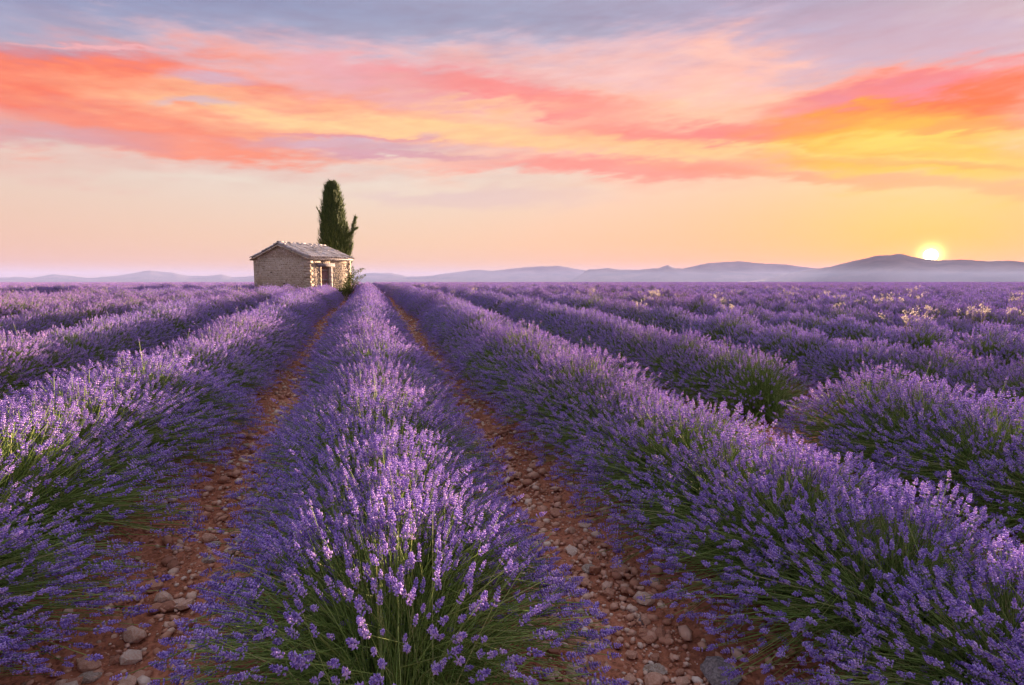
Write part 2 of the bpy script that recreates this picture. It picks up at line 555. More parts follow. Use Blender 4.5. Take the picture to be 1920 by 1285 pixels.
def spike_unit(whorls, per, sides, seed, fat=1.0):
    """flower spike along +Z, about 1 long, made of florets in whorls"""
    r = np.random.default_rng(seed)
    V, T, n = [], [], 0
    zs = np.linspace(0.16, 1.0, whorls)
    if whorls > 4:
        zs[0] = 0.0
    for i, z in enumerate(zs):
        t = i / max(1, whorls - 1)
        rad = 0.155 * fat * (1 - 0.45 * t ** 2)
        cnt = per if i < whorls - 1 else max(1, per - 2)
        for j in range(cnt):
            ph = 2 * math.pi * (j + 0.5 * (i % 2)) / cnt + r.uniform(-.3, .3)
            out = np.array([math.cos(ph), math.sin(ph), 0])
            up = 0.55 + 0.8 * t + r.uniform(-.25, .25)
            if i == whorls - 1:
                up = 2.2
            d = out + np.array([0, 0, up]); d /= np.linalg.norm(d)
            b = out * rad * 0.15 + np.array([0, 0, z - 0.08])
            L = rad * r.uniform(1.15, 1.7)
            wd = rad * r.uniform(.42, .62)
            s1 = np.cross(d, [0, 0, 1.0]) + 1e-4; s1 /= np.linalg.norm(s1)
            s2 = np.cross(d, s1)
            ring = [b + d * L * .62 + wd * (math.cos(a) * s1 + math.sin(a) * s2) for a in np.arange(sides) * 2 * math.pi / sides + r.uniform(0, 2)]
            V += [b] + ring + [b + d * L * 1.15]
            for q in range(sides):
                a0, a1 = n + 1 + q, n + 1 + (q + 1) % sides
                T += [[n, a1, a0], [n + sides + 1, a0, a1]]
            n += sides + 2
    return np.array(V), np.array(T)


def bake(units, pos, dirs, size, tints):
    """place one of the unit meshes at each pos; returns V, T, attr"""
    Rm = frames(dirs)
    Vs, Ts, As, off = [], [], [], 0
    which = rng.integers(0, len(units), len(pos))
    for k, (uV, uT) in enumerate(units):
        s = np.where(which == k)[0]
        if not len(s):
            continue
        P = np.einsum("nij,vj->nvi", Rm[s], uV) * size[s][:, None, None] + pos[s][:, None, :]
        Vs.append(P.reshape(-1, 3))
        Ts.append((uT[None] + (np.arange(len(s)) * len(uV))[:, None, None]).reshape(-1, 3) + off)
        As.append(np.repeat(tints[s], len(uV)))
        off += len(s) * len(uV)
    return np.concatenate(Vs), np.concatenate(Ts), np.concatenate(As)


def tubes(P0, P1, P2, r0, r1, sides=3):
    """bent tubes through three points each"""
    n = len(P0)
    ax = P2 - P0
    ax /= np.linalg.norm(ax, axis=1, keepdims=True)
    s1 = np.cross(ax, rng.normal(size=(n, 3))); s1 /= np.linalg.norm(s1, axis=1, keepdims=True)
    s2 = np.cross(ax, s1)
    V = []
    for P, r in ((P0, r0), (P1, (r0 + r1) / 2), (P2, r1)):
        for q in range(sides):
            a = 2 * math.pi * q / sides
            V.append(P + (math.cos(a) * s1 + math.sin(a) * s2) * r)
    V = np.stack(V, 1)
    T = []
    for lvl in range(2):
        for q in range(sides):
            a, b = lvl * sides + q, lvl * sides + (q + 1) % sides
            T += [[a, b, b + sides], [a, b + sides, a + sides]]
    T = np.array(T)
    k = V.shape[1]
    return V.reshape(-1, 3), (T[None] + (np.arange(n) * k)[:, None, None]).reshape(-1, 3)


def blades(P0, P1, P2, wd):
    """narrow two-segment leaves with a pointed tip"""
    n = len(P0)
    ax = P2 - P0
    s1 = np.cross(ax, rng.normal(size=(n, 3))); s1 /= np.linalg.norm(s1, axis=1, keepdims=True) + 1e-9
    w_ = wd[:, None]
    V = np.stack([P0 - s1 * w_ * .35, P0 + s1 * w_ * .35, P1 - s1 * w_ * .5, P1 + s1 * w_ * .5, P2], 1)
    T = np.array([[0, 1, 3], [0, 3, 2], [2, 3, 4]])
    return V.reshape(-1, 3), (T[None] + (np.arange(n) * 5)[:, None, None]).reshape(-1, 3)


def bush_layout(seed, n, a=.86, b=.46, h=.66, sparse=0.0):
    r = np.random.default_rng(seed)
    ct = r.uniform(0.0, 1.0, n) ** 0.85
    ph = r.uniform(0, 2 * math.pi, n)
    st = np.sqrt(1 - ct ** 2)
    d = np.stack([st * np.cos(ph), st * np.sin(ph), ct], 1)
    # tufted length: groups of stems share a reach
    tuft = fbm(ph * 1.4 + seed, ct * 5.0, seed, 2, 1.6)
    L = r.uniform(.84, 1.05, n) + tuft * .16
    L *= np.where(r.random(n) < .05, r.uniform(1.03, 1.16, n), 1.0)
    fx = st ** .45
    tip = np.stack([d[:, 0] * fx * a * L, d[:, 1] * b * L, .07 + d[:, 2] * h * L * (1 - .04 * st)], 1)
    tip[:, 2] = np.maximum(tip[:, 2], .06)
    base = np.stack([r.normal(0, .075, n) + d[:, 0] * .06, r.normal(0, .14, n), r.uniform(0, .05, n)], 1)
    v = tip - base
    ln = np.linalg.norm(v, axis=1)
    mid = base + v * .52 + np.stack([v[:, 0] * -.03, v[:, 1] * -.03, ln * (.035 + .13 * st)], 1) + r.normal(0, .012, (n, 3))
    if sparse > 0:
        keep = (r.random(n) > sparse) | (tuft > .12)
    else:
        keep = np.ones(n, bool)
    return base, mid, tip, keep, ct


UN_NEAR = [spike_unit(6, 5, 3, s, 1.06) for s in range(5)]
UN_MID = [spike_unit(5, 4, 3, s + 20, 1.12) for s in range(3)]
UN_FAR = [spike_unit(3, 2, 3, s + 30, 1.6) for s in range(3)]


def greenery(seed, base, mid, tip, nleaf, rs, lw, core=0.0):
    r = np.random.default_rng(seed + 99)
    V, T = tubes(base, mid, tip, rs * 1.15, rs * .75)
    n = nleaf
    i = r.integers(0, len(base), n)
    f = r.uniform(.28, .74, n)[:, None]
    P2 = base[i] * (1 - f) + tip[i] * f + r.normal(0, .028, (n, 3)) + np.array([0, 0, .035])
    P0 = base[i] * .85 + (tip[i] - base[i]) * f * .12
    P1 = (P0 + P2) / 2 + r.normal(0, .012, (n, 3)) + np.array([0, 0, .02])
    P2[:, 2] = np.maximum(P2[:, 2], .03)
    V2, T2 = blades(P0, P1, P2, r.uniform(.7, 1.4, n) * lw)
    Vs, Ts = [V, V2], [T, T2 + len(V)]
    if core:
        # dense leafy heart of the plant
        m = 10
        th = np.linspace(0, math.pi / 2, 5)
        ring = [[.5 * core * math.cos(t) * math.cos(p) * r.uniform(.85, 1.1), .36 * core * math.cos(t) * math.sin(p), .03 + .42 * core * math.sin(t) * r.uniform(.9, 1.1)]
                for t in th for p in np.arange(m) * 2 * math.pi / m]
        o = sum(len(x) for x in Vs)
        Tt = []
        for l in range(4):
            for q in range(m):
                a_, b_ = l * m + q, l * m + (q + 1) % m
                Tt += [[a_, b_, b_ + m], [a_, b_ + m, a_ + m]]
        Vs.append(np.array(ring)); Ts.append(np.array(Tt) + o)
    return np.concatenate(Vs), np.concatenate(Ts)


def flower_data(seed, mid, tip, keep, ct, units, size):
    r = np.random.default_rng(seed + 5)
    k = np.where(keep)[0]
    d = tip[k] - mid[k]
    d /= np.linalg.norm(d, axis=1, keepdims=True)
    d += np.array([0, 0, .22]) + r.normal(0, .10, d.shape)
    sz = r.uniform(.62, 1.30, len(k)) * size
    tint = np.clip(r.normal(.42, .2, len(k)) + .22 * ct[k], 0, 1)
    return tip[k] - d * sz[:, None] * .2, d, sz, tint


def make_bush(seed, lod, sparse=0.0, n=None, narrow=False):
    if lod == 0:
        n, un, size, rs, lw, nl, core = n or 1150, UN_NEAR, .043, .0016, .005, 1500, 0
    elif lod == 1:
        n, un, size, rs, lw, nl, core = n or 1000, UN_MID, .048, .0020, .007, 1100, .7
    else:
        n, un, size, rs, lw, nl, core = n or 520, UN_FAR, .068, .0032, .013, 260, 1.0
    base, mid, tip, keep, ct = bush_layout(seed, n, sparse=sparse, **(dict(a=.74, h=.70) if narrow else {}))
    if sparse > .5 and lod == 1:
        core = .45
    gV, gT = greenery(seed, base, mid, tip, nl, rs, lw, core)
    pos, d, sz, tint = flower_data(seed, mid, tip, keep, ct, un, size)
    return (gV, gT), (pos, d, sz, tint), un


def bush_meshes(seed, lod, sparse=0.0):
    (gV, gT), fd, un = make_bush(seed, lod, sparse)
    fV, fT, fA = bake(un, *fd)
    return (mesh_np("lavender_bush", gV, gT, [M_STEM]), mesh_np("flower_spikes", fV, fT, [M_PETAL], attrs={"tint": fA}))


def bush_combined(seed, lod, sparse=0.0, narrow=False):
    (gV, gT), fd, un = make_bush(seed, lod, sparse, None, narrow)
    fV, fT, fA = bake(un, *fd)
    V = np.concatenate([gV, fV]); T = np.concatenate([gT, fT + len(gV)])
    mi = np.concatenate([np.zeros(len(gT)), np.ones(len(fT))])
    return mesh_np("lavender_plant", V, T, [M_STEM, M_PETAL], mi=mi, attrs={"tint": np.concatenate([np.zeros(len(gV)), fA])})


SPK = [mesh_np("flower_spike", u[0], u[1], [M_PETAL], attrs={"tint": np.full(len(u[0]), t)}) for u in UN_NEAR for t in (.35, .6, .85)]
NEAR = [bush_meshes(100 + i, 0) for i in range(2)]
MIDM = [bush_meshes(200 + i, 1, sp) for i, sp in enumerate((0, 0, 0, .15, .55))]
FARC = [bpy.data.objects.new("far_lavender_source", bush_combined(300 + i, 2, sp, True)) for i, sp in enumerate((0, 0, .12, .65))]
MIDC = [bpy.data.objects.new("mid_lavender_source", bush_combined(400 + i, 1, sp, True)) for i, sp in enumerate((0, 0, .1, .65))]


def scatter_group(sources):
    """geometry nodes: one plant on each vertex, by the attributes pick, rot, size"""
    ng = bpy.data.node_groups.new("plants_on_points", "GeometryNodeTree")
    ng.interface.new_socket("Geometry", in_out="INPUT", socket_type="NodeSocketGeometry")
    ng.interface.new_socket("Geometry", in_out="OUTPUT", socket_type="NodeSocketGeometry")
    G = Net(ng)
    gi, go = G.n("NodeGroupInput"), G.n("NodeGroupOutput")
    j = G.n("GeometryNodeJoinGeometry")
    for s in reversed(sources):
        oi = G.n("GeometryNodeObjectInfo", {"Object": s, "As Instance": True})
        ng.links.new(oi.outputs["Geometry"], j.inputs[0])
    pk = G.n("GeometryNodeInputNamedAttribute", {"Name": "pick"}, data_type="INT")
    rt = G.n("GeometryNodeInputNamedAttribute", {"Name": "spin"}, data_type="FLOAT_VECTOR")
    sz = G.n("GeometryNodeInputNamedAttribute", {"Name": "size"}, data_type="FLOAT_VECTOR")
    ip = G.n("GeometryNodeInstanceOnPoints", {"Points": gi.outputs[0], "Instance": j.outputs[0], "Pick Instance": True})
    ng.links.new(pk.outputs[0], ip.inputs["Instance Index"])
    ng.links.new(rt.outputs[0], ip.inputs["Rotation"])
    ng.links.new(sz.outputs[0], ip.inputs["Scale"])
    ng.links.new(ip.outputs[0], go.inputs[0])
    return ng


NG_FAR, NG_MID = scatter_group(FARC), scatter_group(MIDC)


def scatter(name, pts, pick, spin, size, ng, parent=None):
    me = bpy.data.meshes.new(name)
    me.vertices.add(len(pts))
    me.vertices.foreach_set("co", np.asarray(pts, np.float32).ravel())
    a = me.attributes.new("pick", "INT", "POINT"); a.data.foreach_set("value", np.asarray(pick, np.int32))
    a = me.attributes.new("spin", "FLOAT_VECTOR", "POINT"); a.data.foreach_set("vector", np.asarray(spin, np.float32).ravel())
    a = me.attributes.new("size", "FLOAT_VECTOR", "POINT"); a.data.foreach_set("vector", np.asarray(size, np.float32).ravel())
    o = link(bpy.data.objects.new(name, me), parent)
    md = o.modifiers.new("plants", "NODES")
    md.node_group = ng
    tag(o, kind="stuff")
    return o


# ================================================================== rows
HUT_X, HUT_Y = -3.04, 34.6
HUT_R = R(13.2 + 25.0)                      # the hut's gable wall runs along (cos, -sin) of this angle
e1 = np.array([math.cos(HUT_R), -math.sin(HUT_R)])
e2 = np.array([math.sin(HUT_R), math.cos(HUT_R)])


def in_hut(x, y, pad=.7):
    p = np.array([x - HUT_X, y - HUT_Y])
    a, b = p @ e1, p @ e2
    return -4.05 - pad < a < pad and -pad < b < 3.5 + pad + 1.2


def row_x(k, y):
    return k * SP + 0.06 * math.sin(y * .35 + k * 1.7) + 0.04 * math.sin(y * 1.1 + k)


def visible_from(k):
    x = k * SP
    if x >= 0:
        return max(0.75, x / math.tan(R(57)) - 2.2)
    return max(0.9, -x / math.tan(R(31)) - 2.2)


ROW_LABELS = {
    0: "lavender row rising from the bottom centre and passing just right of the stone hut",
    -1: "lavender row between the two left soil paths, ending at the door side of the hut",
    1: "broad lavender row directly right of the soil path, filling the bottom right corner",
    2: "lavender row with a dark gap between bushes under the sun's side of the field",
    -2: "lavender row ending at the gable wall of the hut, second row left of centre",
}
ORD = ["first", "second", "third", "fourth", "fifth", "sixth", "seventh", "eighth", "ninth", "tenth", "eleventh", "twelfth"]
ROW_LABELS[-1] = "lavender row left of the left soil path, reaching the hut's corner below the door"
NEAR_LIMIT = 15.0
FAR_END = 190.0
near_spike_budget = {0: 280, -1: 200, 1: 280}
n_bush = 0
for k in range(-9, 13):
    side = "left" if k < 0 else "right"
    lab = ROW_LABELS.get(k, "%s lavender row to the %s of the centre row" % (ORD[abs(k) - 1], side))
    root = tag(empty("lavender_row", (k * SP, 0, 0)), lab, "lavender row", "parallel lavender rows across the field")
    y = visible_from(k) + rng.uniform(0, .3)
    if k == 0: y = 2.1
    if k == 1: y = 0.95
    if k == -1: y = 1.2
    fp, fpk, fsp, fsz = [], [], [], []
    first = True
    while y < 70:
        x = row_x(k, y)
        gap = (k == 2 and 4.5 < y < 5.5) or (k in (-1, -2, -3, -4) and in_hut(x, y)) or (k == 0 and y > 60)
        step = .50 * rng.uniform(.88, 1.12)
        if gap or (abs(k) > 1 and rng.random() < .012):
            y += step
            continue
        s = rng.uniform(.92, 1.08) * (1.0 + .04 * math.sin(y * .9 + 2 * k))
        rot = (rng.normal(0, .03), rng.normal(0, .03), (0 if rng.random() < .5 else math.pi) + rng.normal(0, .12))
        dist = math.hypot(x, y)
        if dist < NEAR_LIMIT:
            if dist < 3.4:
                g, f = NEAR[n_bush % 2]
            else:
                q = rng.random()
                vi = 4 if q < .05 and abs(k) > 0 else (3 if q < .2 else int(rng.integers(0, 3)))
                if k == 2 and 5.5 <= y < 6.3: vi = 4
                g, f = MIDM[vi]
            b = link(bpy.data.objects.new("lavender_bush", g), root)
            b.location = (x - k * SP, y, gz(x, y) - .01)
            b.rotation_euler = rot
            b.scale = (s * (.93 if dist < 4 and k in (0, 1) else 1.15 if k == -1 and dist < 7 else .90 if k in (2, -2, 3, -3, 4, -4) else 1), s * (1.45 if k == 0 and y < 2.4 else 1), s * rng.uniform(.94, 1.06))
            if dist < 2.8 and k in near_spike_budget and near_spike_budget[k] > 0:
                # the spikes nearest the camera are pieces of their own
                seed = 700 + n_bush
                (gV, gT), fd, un = make_bush(seed, 0, .32 if k == 0 and y < 2.4 else .15, 1350)
                b.data = mesh_np("lavender_bush", gV, gT, [M_STEM])
                Mb = Matrix.Translation(Vector((x, y, gz(x, y)))) @ Euler(rot).to_matrix().to_4x4() @ Matrix.Diagonal((*b.scale, 1))
                pw = np.array([Mb @ Vector(p) for p in fd[0]])
                dc = np.linalg.norm(pw - np.array([0, 0, EYE]), axis=1)
                # only those in front of the lens
                rel = pw - np.array([0, 0, EYE])
                fwd = rel @ np.array(FW)
                rgt = rel @ np.array(RT)
                dn = -rel[:, 2] / np.maximum(fwd, .01)
                vis = (fwd > .3) & (np.abs(rgt / np.maximum(fwd, .1)) < .86) & (dn < .74)
                order = np.argsort(np.where(vis, dc, 99))
                take = [i for i in order[:min(110, near_spike_budget[k])] if vis[i]]
                near_spike_budget[k] -= len(take)
                rest = np.setdiff1d(np.arange(len(pw)), take)
                V_, T_, A_ = bake(un, *[z[rest] for z in fd])
                fo = link(bpy.data.objects.new("flower_spikes", mesh_np("flower_spikes", V_, T_, [M_PETAL], attrs={"tint": A_})), b)
                fo["kind"] = "stuff"
                Rm = frames(fd[1])
                for i in take:
                    ui = int(rng.integers(0, len(SPK)))
                    so = link(bpy.data.objects.new("flower_spike", SPK[ui]), b)
                    M4 = Matrix([[*Rm[i][0], fd[0][i][0]], [*Rm[i][1], fd[0][i][1]], [*Rm[i][2], fd[0][i][2]], [0, 0, 0, 1]])
                    so.matrix_local = M4 @ Matrix.Scale(float(fd[2][i]), 4)
            else:
                fo = link(bpy.data.objects.new("flower_spikes", f), b)
                fo["kind"] = "stuff"
            n_bush += 1
        else:
            fp.append((x - k * SP, y, gz(x, y) - .01))
            q = rng.random()
            fpk.append(3 if q < (.05 if abs(k) > 1 else .01) else int(rng.integers(0, 3)))
            fsp.append(rot); fsz.append((s, s, s * rng.uniform(.92, 1.08)))
        y += step
    if fp:
        fp, fpk, fsp, fsz = map(np.array, (fp, fpk, fsp, fsz))
        m_ = fp[:, 1] < 34
        for sel, ng in ((m_, NG_MID), (~m_, NG_FAR)):
            if sel.any():
                scatter("lavender_growth", fp[sel], fpk[sel], fsp[sel], fsz[sel], ng, root)
print("near bushes", n_bush)

# the rest of the field
fp, fpk, fsp, fsz = [], [], [], []
for k in range(-56, 112):
    y = 70.0 if -9 <= k < 13 else max(2.0, visible_from(k))
    while y < FAR_END:
        dist = math.hypot(k * SP, y)
        st = .58 if dist < 90 else .85
        y += st * rng.uniform(.9, 1.1)
        if rng.random() < .012: continue
        x = row_x(k, y)
        fp.append((x, y, gz(x, y) - .01))
        fpk.append(3 if rng.random() < .05 else int(rng.integers(0, 3)))
        fsp.append((0, 0, (0 if rng.random() < .5 else math.pi) + rng.normal(0, .12)))
        s = rng.uniform(.92, 1.08); q = 1.0 if dist < 90 else 1.35
        fsz.append((s, s * q, s * rng.uniform(.9, 1.08)))
print("far plants", len(fp))
far = scatter("distant_lavender", fp, fpk, fsp, fsz, NG_FAR)
tag(far, "lavender rows merging into a purple band towards the horizon", "lavender")

# ================================================================== mountains
def at_uv(u, dist):
    a = R(u) + YAW
    return math.sin(a) * dist, math.cos(a) * dist


def ridge(name, pts, dist, depth, label, seed, kind="structure"):
    """a range of hills: the crest follows the given skyline, with slopes running down on both sides"""
    us, vs = zip(*[px_uv(x, y) for x, y in pts])
    u = np.linspace(us[0], us[-1], int((us[-1] - us[0]) * 9) + 2)
    v = np.interp(u, us, vs)
    ker = np.array([1, 2, 1]) / 4
    vv = np.convolve(np.pad(v, 1, mode="edge"), ker, "valid")
    elev = np.tan(np.radians(vv)) * dist + EYE
    elev = elev + dist * .0020 * fbm(u * 1.0, u * 0, seed, 4, 1.1) + dist * .0009 * fbm(u, u * 0 + 3, seed + 1, 3, 5.0)
    elev = np.maximum(elev, -30)
    prof = np.linspace(-1, 1, 17)
    rows = []
    for p in prof:
        d = dist + p * depth
        hgt = (1 - abs(p) ** 1.25) * elev + (1 - abs(p)) * abs(p) * depth * .10 * fbm(u * 1.2, u * 0 + p * 5, seed + 2, 4, 1.0)
        hgt = np.where(abs(p) > .99, -60, hgt)
        x = np.sin(np.radians(u) + YAW) * d
        y = np.cos(np.radians(u) + YAW) * d
        rows.append(np.stack([x, y, hgt], -1))
    Vv = np.stack(rows)
    n, m = Vv.shape[:2]
    ix = np.arange(n * m).reshape(n, m)
    q = np.stack([ix[:-1, :-1], ix[1:, :-1], ix[1:, 1:], ix[:-1, 1:]], -1).reshape(-1, 4)
    o = link(bpy.data.objects.new(name, mesh_np(name, Vv.reshape(-1, 3), q, [M_HILL], smooth=True)))
    tag(o, label, kind=kind)
    return o


ridge("hills", [(1380, 532), (1450, 520), (1500, 509), (1560, 500), (1600, 489), (1640, 481), (1683, 476), (1720, 483), (1760, 488), (1800, 487), (1845, 490),
                (1890, 488), (1940, 494), (2050, 490), (2200, 500), (2500, 512), (3000, 525)], 10800, 1900,
      "large dark hill under the rising sun", 4)
ridge("hills", [(1060, 534), (1080, 520), (1102, 506), (1140, 503), (1165, 506), (1200, 506), (1235, 503), (1252, 497), (1268, 503), (1300, 506), (1360, 508),
                (1430, 512), (1500, 514), (1600, 512), (1750, 512), (1900, 515)], 14500, 1500,
      "blue ridge with a small sharp summit right of the middle", 9)
ridge("hills", [(1230, 530), (1280, 504), (1330, 493), (1385, 490), (1430, 494), (1480, 497), (1530, 503), (1600, 506), (1750, 508), (1950, 512)], 17500, 1400,
      "rounded mauve range behind the sharp summit", 14)
ridge("hills", [(640, 524), (690, 512), (735, 512), (762, 519), (800, 518), (835, 513), (870, 509), (890, 506), (925, 508), (960, 504), (1000, 501), (1040, 499),
                (1060, 500), (1090, 506), (1130, 510), (1200, 512), (1300, 516)], 21500, 2200,
      "pale far range behind the centre of the field", 21)
ridge("hills", [(-700, 524), (-300, 516), (-100, 520), (0, 522), (30, 519), (60, 521), (100, 515), (135, 517), (165, 521), (210, 518), (250, 512), (280, 508),
                (325, 511), (350, 517), (385, 518), (415, 515), (440, 520), (480, 517), (540, 521), (640, 521), (700, 527)], 21500, 2200,
      "low pale range on the left behind the field", 27)

# ================================================================== haze
hz = Soup()
hz.box((0, 900, 255), (86000, 88500, 640))
HZ = bpy.data.materials.new("morning_haze")
HZ.use_nodes = True
HZ.node_tree.nodes.clear()
HN = Net(HZ.node_tree)
pv = HN.n("ShaderNodeVolumePrincipled", {"Color": (.40, .45, .85, 1), "Density": 2.3e-5, "Anisotropy": 0.0})
ho = HN.n("ShaderNodeOutputMaterial")
HZ.node_tree.links.new(pv.outputs[0], ho.inputs["Volume"])
haze = hz.obj("haze", HZ)
tag(haze, "thin blue white morning haze fading the far hills", kind="stuff")

ms = Soup()
ms.box((0, 0, 26.5), (19000, 3600, 117))
VM = bpy.data.materials.new("valley_mist")
VM.use_nodes = True
VM.node_tree.nodes.clear()
VN = Net(VM.node_tree)
pv = VN.n("ShaderNodeVolumePrincipled", {"Color": (.44, .60, 1.0, 1), "Density": 1.1e-4, "Anisotropy": 0.0})
ho = VN.n("ShaderNodeOutputMaterial")
VM.node_tree.links.new(pv.outputs[0], ho.inputs["Volume"])
mist = ms.obj("valley_mist", VM)
mist.location = FW * 4300
mist.rotation_euler = (0, 0, -YAW)
tag(mist, "low blue white mist lying before the foot of the hills", kind="stuff")

# ================================================================== stone hut
HZ0 = gz(HUT_X, HUT_Y) - .05
hut = tag(empty("stone_hut", (HUT_X, HUT_Y, HZ0), -HUT_R), "small rubble stone hut with pale clay tile roof standing in the lavender", "hut")
# local axes: +x along the gable wall (gable spans x -GW..0), +y back along the door wall
GW, DW, EH, RH = 4.03, 3.40, 2.46, 3.19
sl = Soup()
TH = .42
# door opening in the wall x = 0: y from .95 to 1.75, z from .62 to 2.02
OY0, OY1, OZ0, OZ1 = .92, 1.68, .55, 1.98
body = Soup()


def quad(S, p, a=0.0):
    S.add(p, [[0, 1, 2, 3]], a)


# solid walls as boxes
body.box((-TH / 2, OY0 / 2, EH / 2), (TH, OY0, EH))
body.box((-TH / 2, (OY1 + DW) / 2, EH / 2), (TH, DW - OY1, EH))
body.box((-TH / 2, (OY0 + OY1) / 2, OZ0 / 2), (TH, OY1 - OY0, OZ0))
body.box((-TH / 2, (OY0 + OY1) / 2, (OZ1 + EH) / 2), (TH, OY1 - OY0, EH - OZ1))
body.box((-GW + TH / 2, DW / 2, EH / 2), (TH, DW, EH))
for yy in (TH / 2, DW - TH / 2):
    body.box((-GW / 2, yy, EH / 2), (GW - 2 * TH, TH, EH))
    y0, y1 = yy - TH / 2, yy + TH / 2
    P = [(-GW, y0, EH), (0, y0, EH), (-GW / 2, y0, RH), (-GW, y1, EH), (0, y1, EH), (-GW / 2, y1, RH)]
    body.add(P, [[0, 1, 2], [3, 5, 4]])
    body.add(P, [[0, 2, 5, 3], [1, 4, 5, 2]])
body.obj("wall", M_MORTAR, hut)


def rubble(S, origin, ux, nrm, length, height_at, avoid, seed):
    """rubble stones set proud of a wall; ux along the wall, z up"""
    r = np.random.default_rng(seed)
    z = 0.02
    while z < 3.4:
        ch = r.uniform(.055, .12)
        s = r.uniform(0, .1)
        while s < length:
            L = r.uniform(.07, .22) * (1.4 if r.random() < .06 else 1)
            c = s + L / 2
            zz = z + ch / 2 + r.uniform(-.015, .015)
            if s + L < length + .02 and zz + ch * .5 < height_at(c) and not any(a0 < c < a1 and b0 < zz < b1 for a0, a1, b0, b1 in avoid) and r.random() > .06:
                hx, hz = L / 2 * r.uniform(.78, .93), ch / 2 * r.uniform(.75, .95)
                dp = r.uniform(.004, .022)
                m = 7
                an = np.arange(m) * 2 * math.pi / m + r.uniform(0, 1)
                e = 2.6
                cx_ = np.sign(np.cos(an)) * np.abs(np.cos(an)) ** (2 / e) * hx * r.uniform(.82, 1.08, m)
                cz_ = np.sign(np.sin(an)) * np.abs(np.sin(an)) ** (2 / e) * hz * r.uniform(.82, 1.08, m)
                o3 = np.array(origin) + ux * c + np.array([0, 0, zz])
                out = [o3 + ux * a + np.array([0, 0, b]) - nrm * .01 for a, b in zip(cx_, cz_)]
                mid = [o3 + ux * a * .8 + np.array([0, 0, b * .8]) + nrm * dp for a, b in zip(cx_, cz_)]
                top = [o3 + nrm * (dp + .006)]
                T = []
                for q in range(m):
                    q2 = (q + 1) % m
                    T += [[q, q2, m + q2], [q, m + q2, m + q], [m + q, m + q2, 2 * m]]
                S.add(np.array(out + mid + top), T, r.random())
            s += L
        z += ch


EX, EY = np.array([1., 0, 0]), np.array([0, 1., 0])
door_av = [(OY0 - .14, OY1 + .14, OZ0 - .1, OZ1 + .2)]
front = Soup()
gable_h = lambda c: EH + (RH - EH) * (1 - abs(c - GW / 2) / (GW / 2)) - .05
holes = [(GW - 3.32, GW - 3.18, 1.60, 1.74), (1.86, 1.98, 1.05, 1.15), (2.6, 2.7, .6, .7)]
rubble(front, (-GW, 0, 0), EX, -EY, GW - .16, gable_h, holes, 1)
rubble(front, (0, .16, 0), EY, EX, DW - .16, lambda c: EH - .16, [(a - .16, b - .16, c_, d_) for a, b, c_, d_ in door_av] + [(2.35, 2.47, 1.15, 1.26)], 2)
rubble(front, (-GW, DW, 0), EX, EY, GW, gable_h, [], 3)
rubble(front, (-GW, 0, 0), EY, -EX, DW, lambda c: EH - .1, [], 4)
o = front.obj("wall_stones", M_WALLSTONE, hut)
o["kind"] = "stuff"
# putlog holes: thin dark plates, the shade inside put into their colour
for (px_, pz_) in ((-3.25 + .55, 1.67), (-1.78, 1.10)):
    hs = Soup(); hs.box((px_, -.004, pz_), (.11, .02, .10), jit=.01)
    hs.obj("wall_hole_shade", M_DARK, hut)
hs = Soup(); hs.box((.004, 2.57, 1.2), (.02, .10, .09), jit=.01); hs.obj("wall_hole_shade", M_DARK, hut)
# quoins at the two corners of the door wall
z = 0.0; i = 0
while z < EH - .12:
    h_ = rng.uniform(.12, .19)
    lx, ly = ((.34, .20) if i % 2 else (.20, .32))
    s = Soup(); s.box((.018 - lx / 2, -.018 + ly / 2, z + h_ / 2), (lx, ly, h_ * .9), jit=.012, a=rng.random())
    q = s.obj("quoin", M_WALLSTONE, hut)
    s = Soup(); s.box((.018 - ly / 2, DW + .018 - lx / 2, z + h_ / 2), (ly, lx, h_ * .9), jit=.012, a=rng.random())
    s.obj("quoin", M_WALLSTONE, hut)
    z += h_; i += 1
# opening: lintel, jambs, sill, shutter
s = Soup(); s.box((.03, (OY0 + OY1) / 2 - .02, OZ1 + .075), (.14, 1.36, .13), jit=.012); s.obj("lintel", M_WOOD, hut)
s = Soup(); s.box((.05, (OY0 + OY1) / 2 - .1, OZ1 + .165), (.10, 1.5, .045), jit=.012); s.obj("lintel", M_WOOD, hut)
for yy in (OY0 - .055, OY1 + .055):
    z = OZ0
    while z < OZ1 - .05:
        h_ = min(rng.uniform(.2, .34), OZ1 - z)
        s = Soup(); s.box((-.12, yy, z + h_ / 2), (.30, .13, h_ * .96), jit=.008); s.obj("jamb_stone", M_PLASTER if yy > 1 else M_WALLSTONE, hut)
        z += h_
s = Soup(); s.box((-.08, (OY0 + OY1) / 2, OZ0 - .05), (.34, .96, .09), jit=.01); s.obj("sill", M_PLASTER, hut)
door = link(bpy.data.objects.new("door", None), hut)
door.location = (-.17, 0, 0)
door["label"] = "dark reddish plank door set back in its opening"
pw_ = (OY1 - OY0) / 5
for i in range(5):
    s = Soup(); s.box((0, OY0 + pw_ * (i + .5), (OZ0 + OZ1) / 2), (.035, pw_ * .93, OZ1 - OZ0), jit=.003); s.obj("plank", M_REDWOOD, door)
for zz in (OZ0 + .25, OZ0 + .72, OZ1 - .18):
    s = Soup(); s.box((.03, (OY0 + OY1) / 2, zz), (.03, OY1 - OY0 - .04, .085), jit=.003); s.obj("batten", M_WOOD, door)
s = Soup()
for yy in (OY0 + .03, OY1 - .03):
    s.box((.06, yy, (OZ0 + OZ1) / 2), (.07, .055, OZ1 - OZ0 - .002))
s.obj("frame", M_WOOD, door)

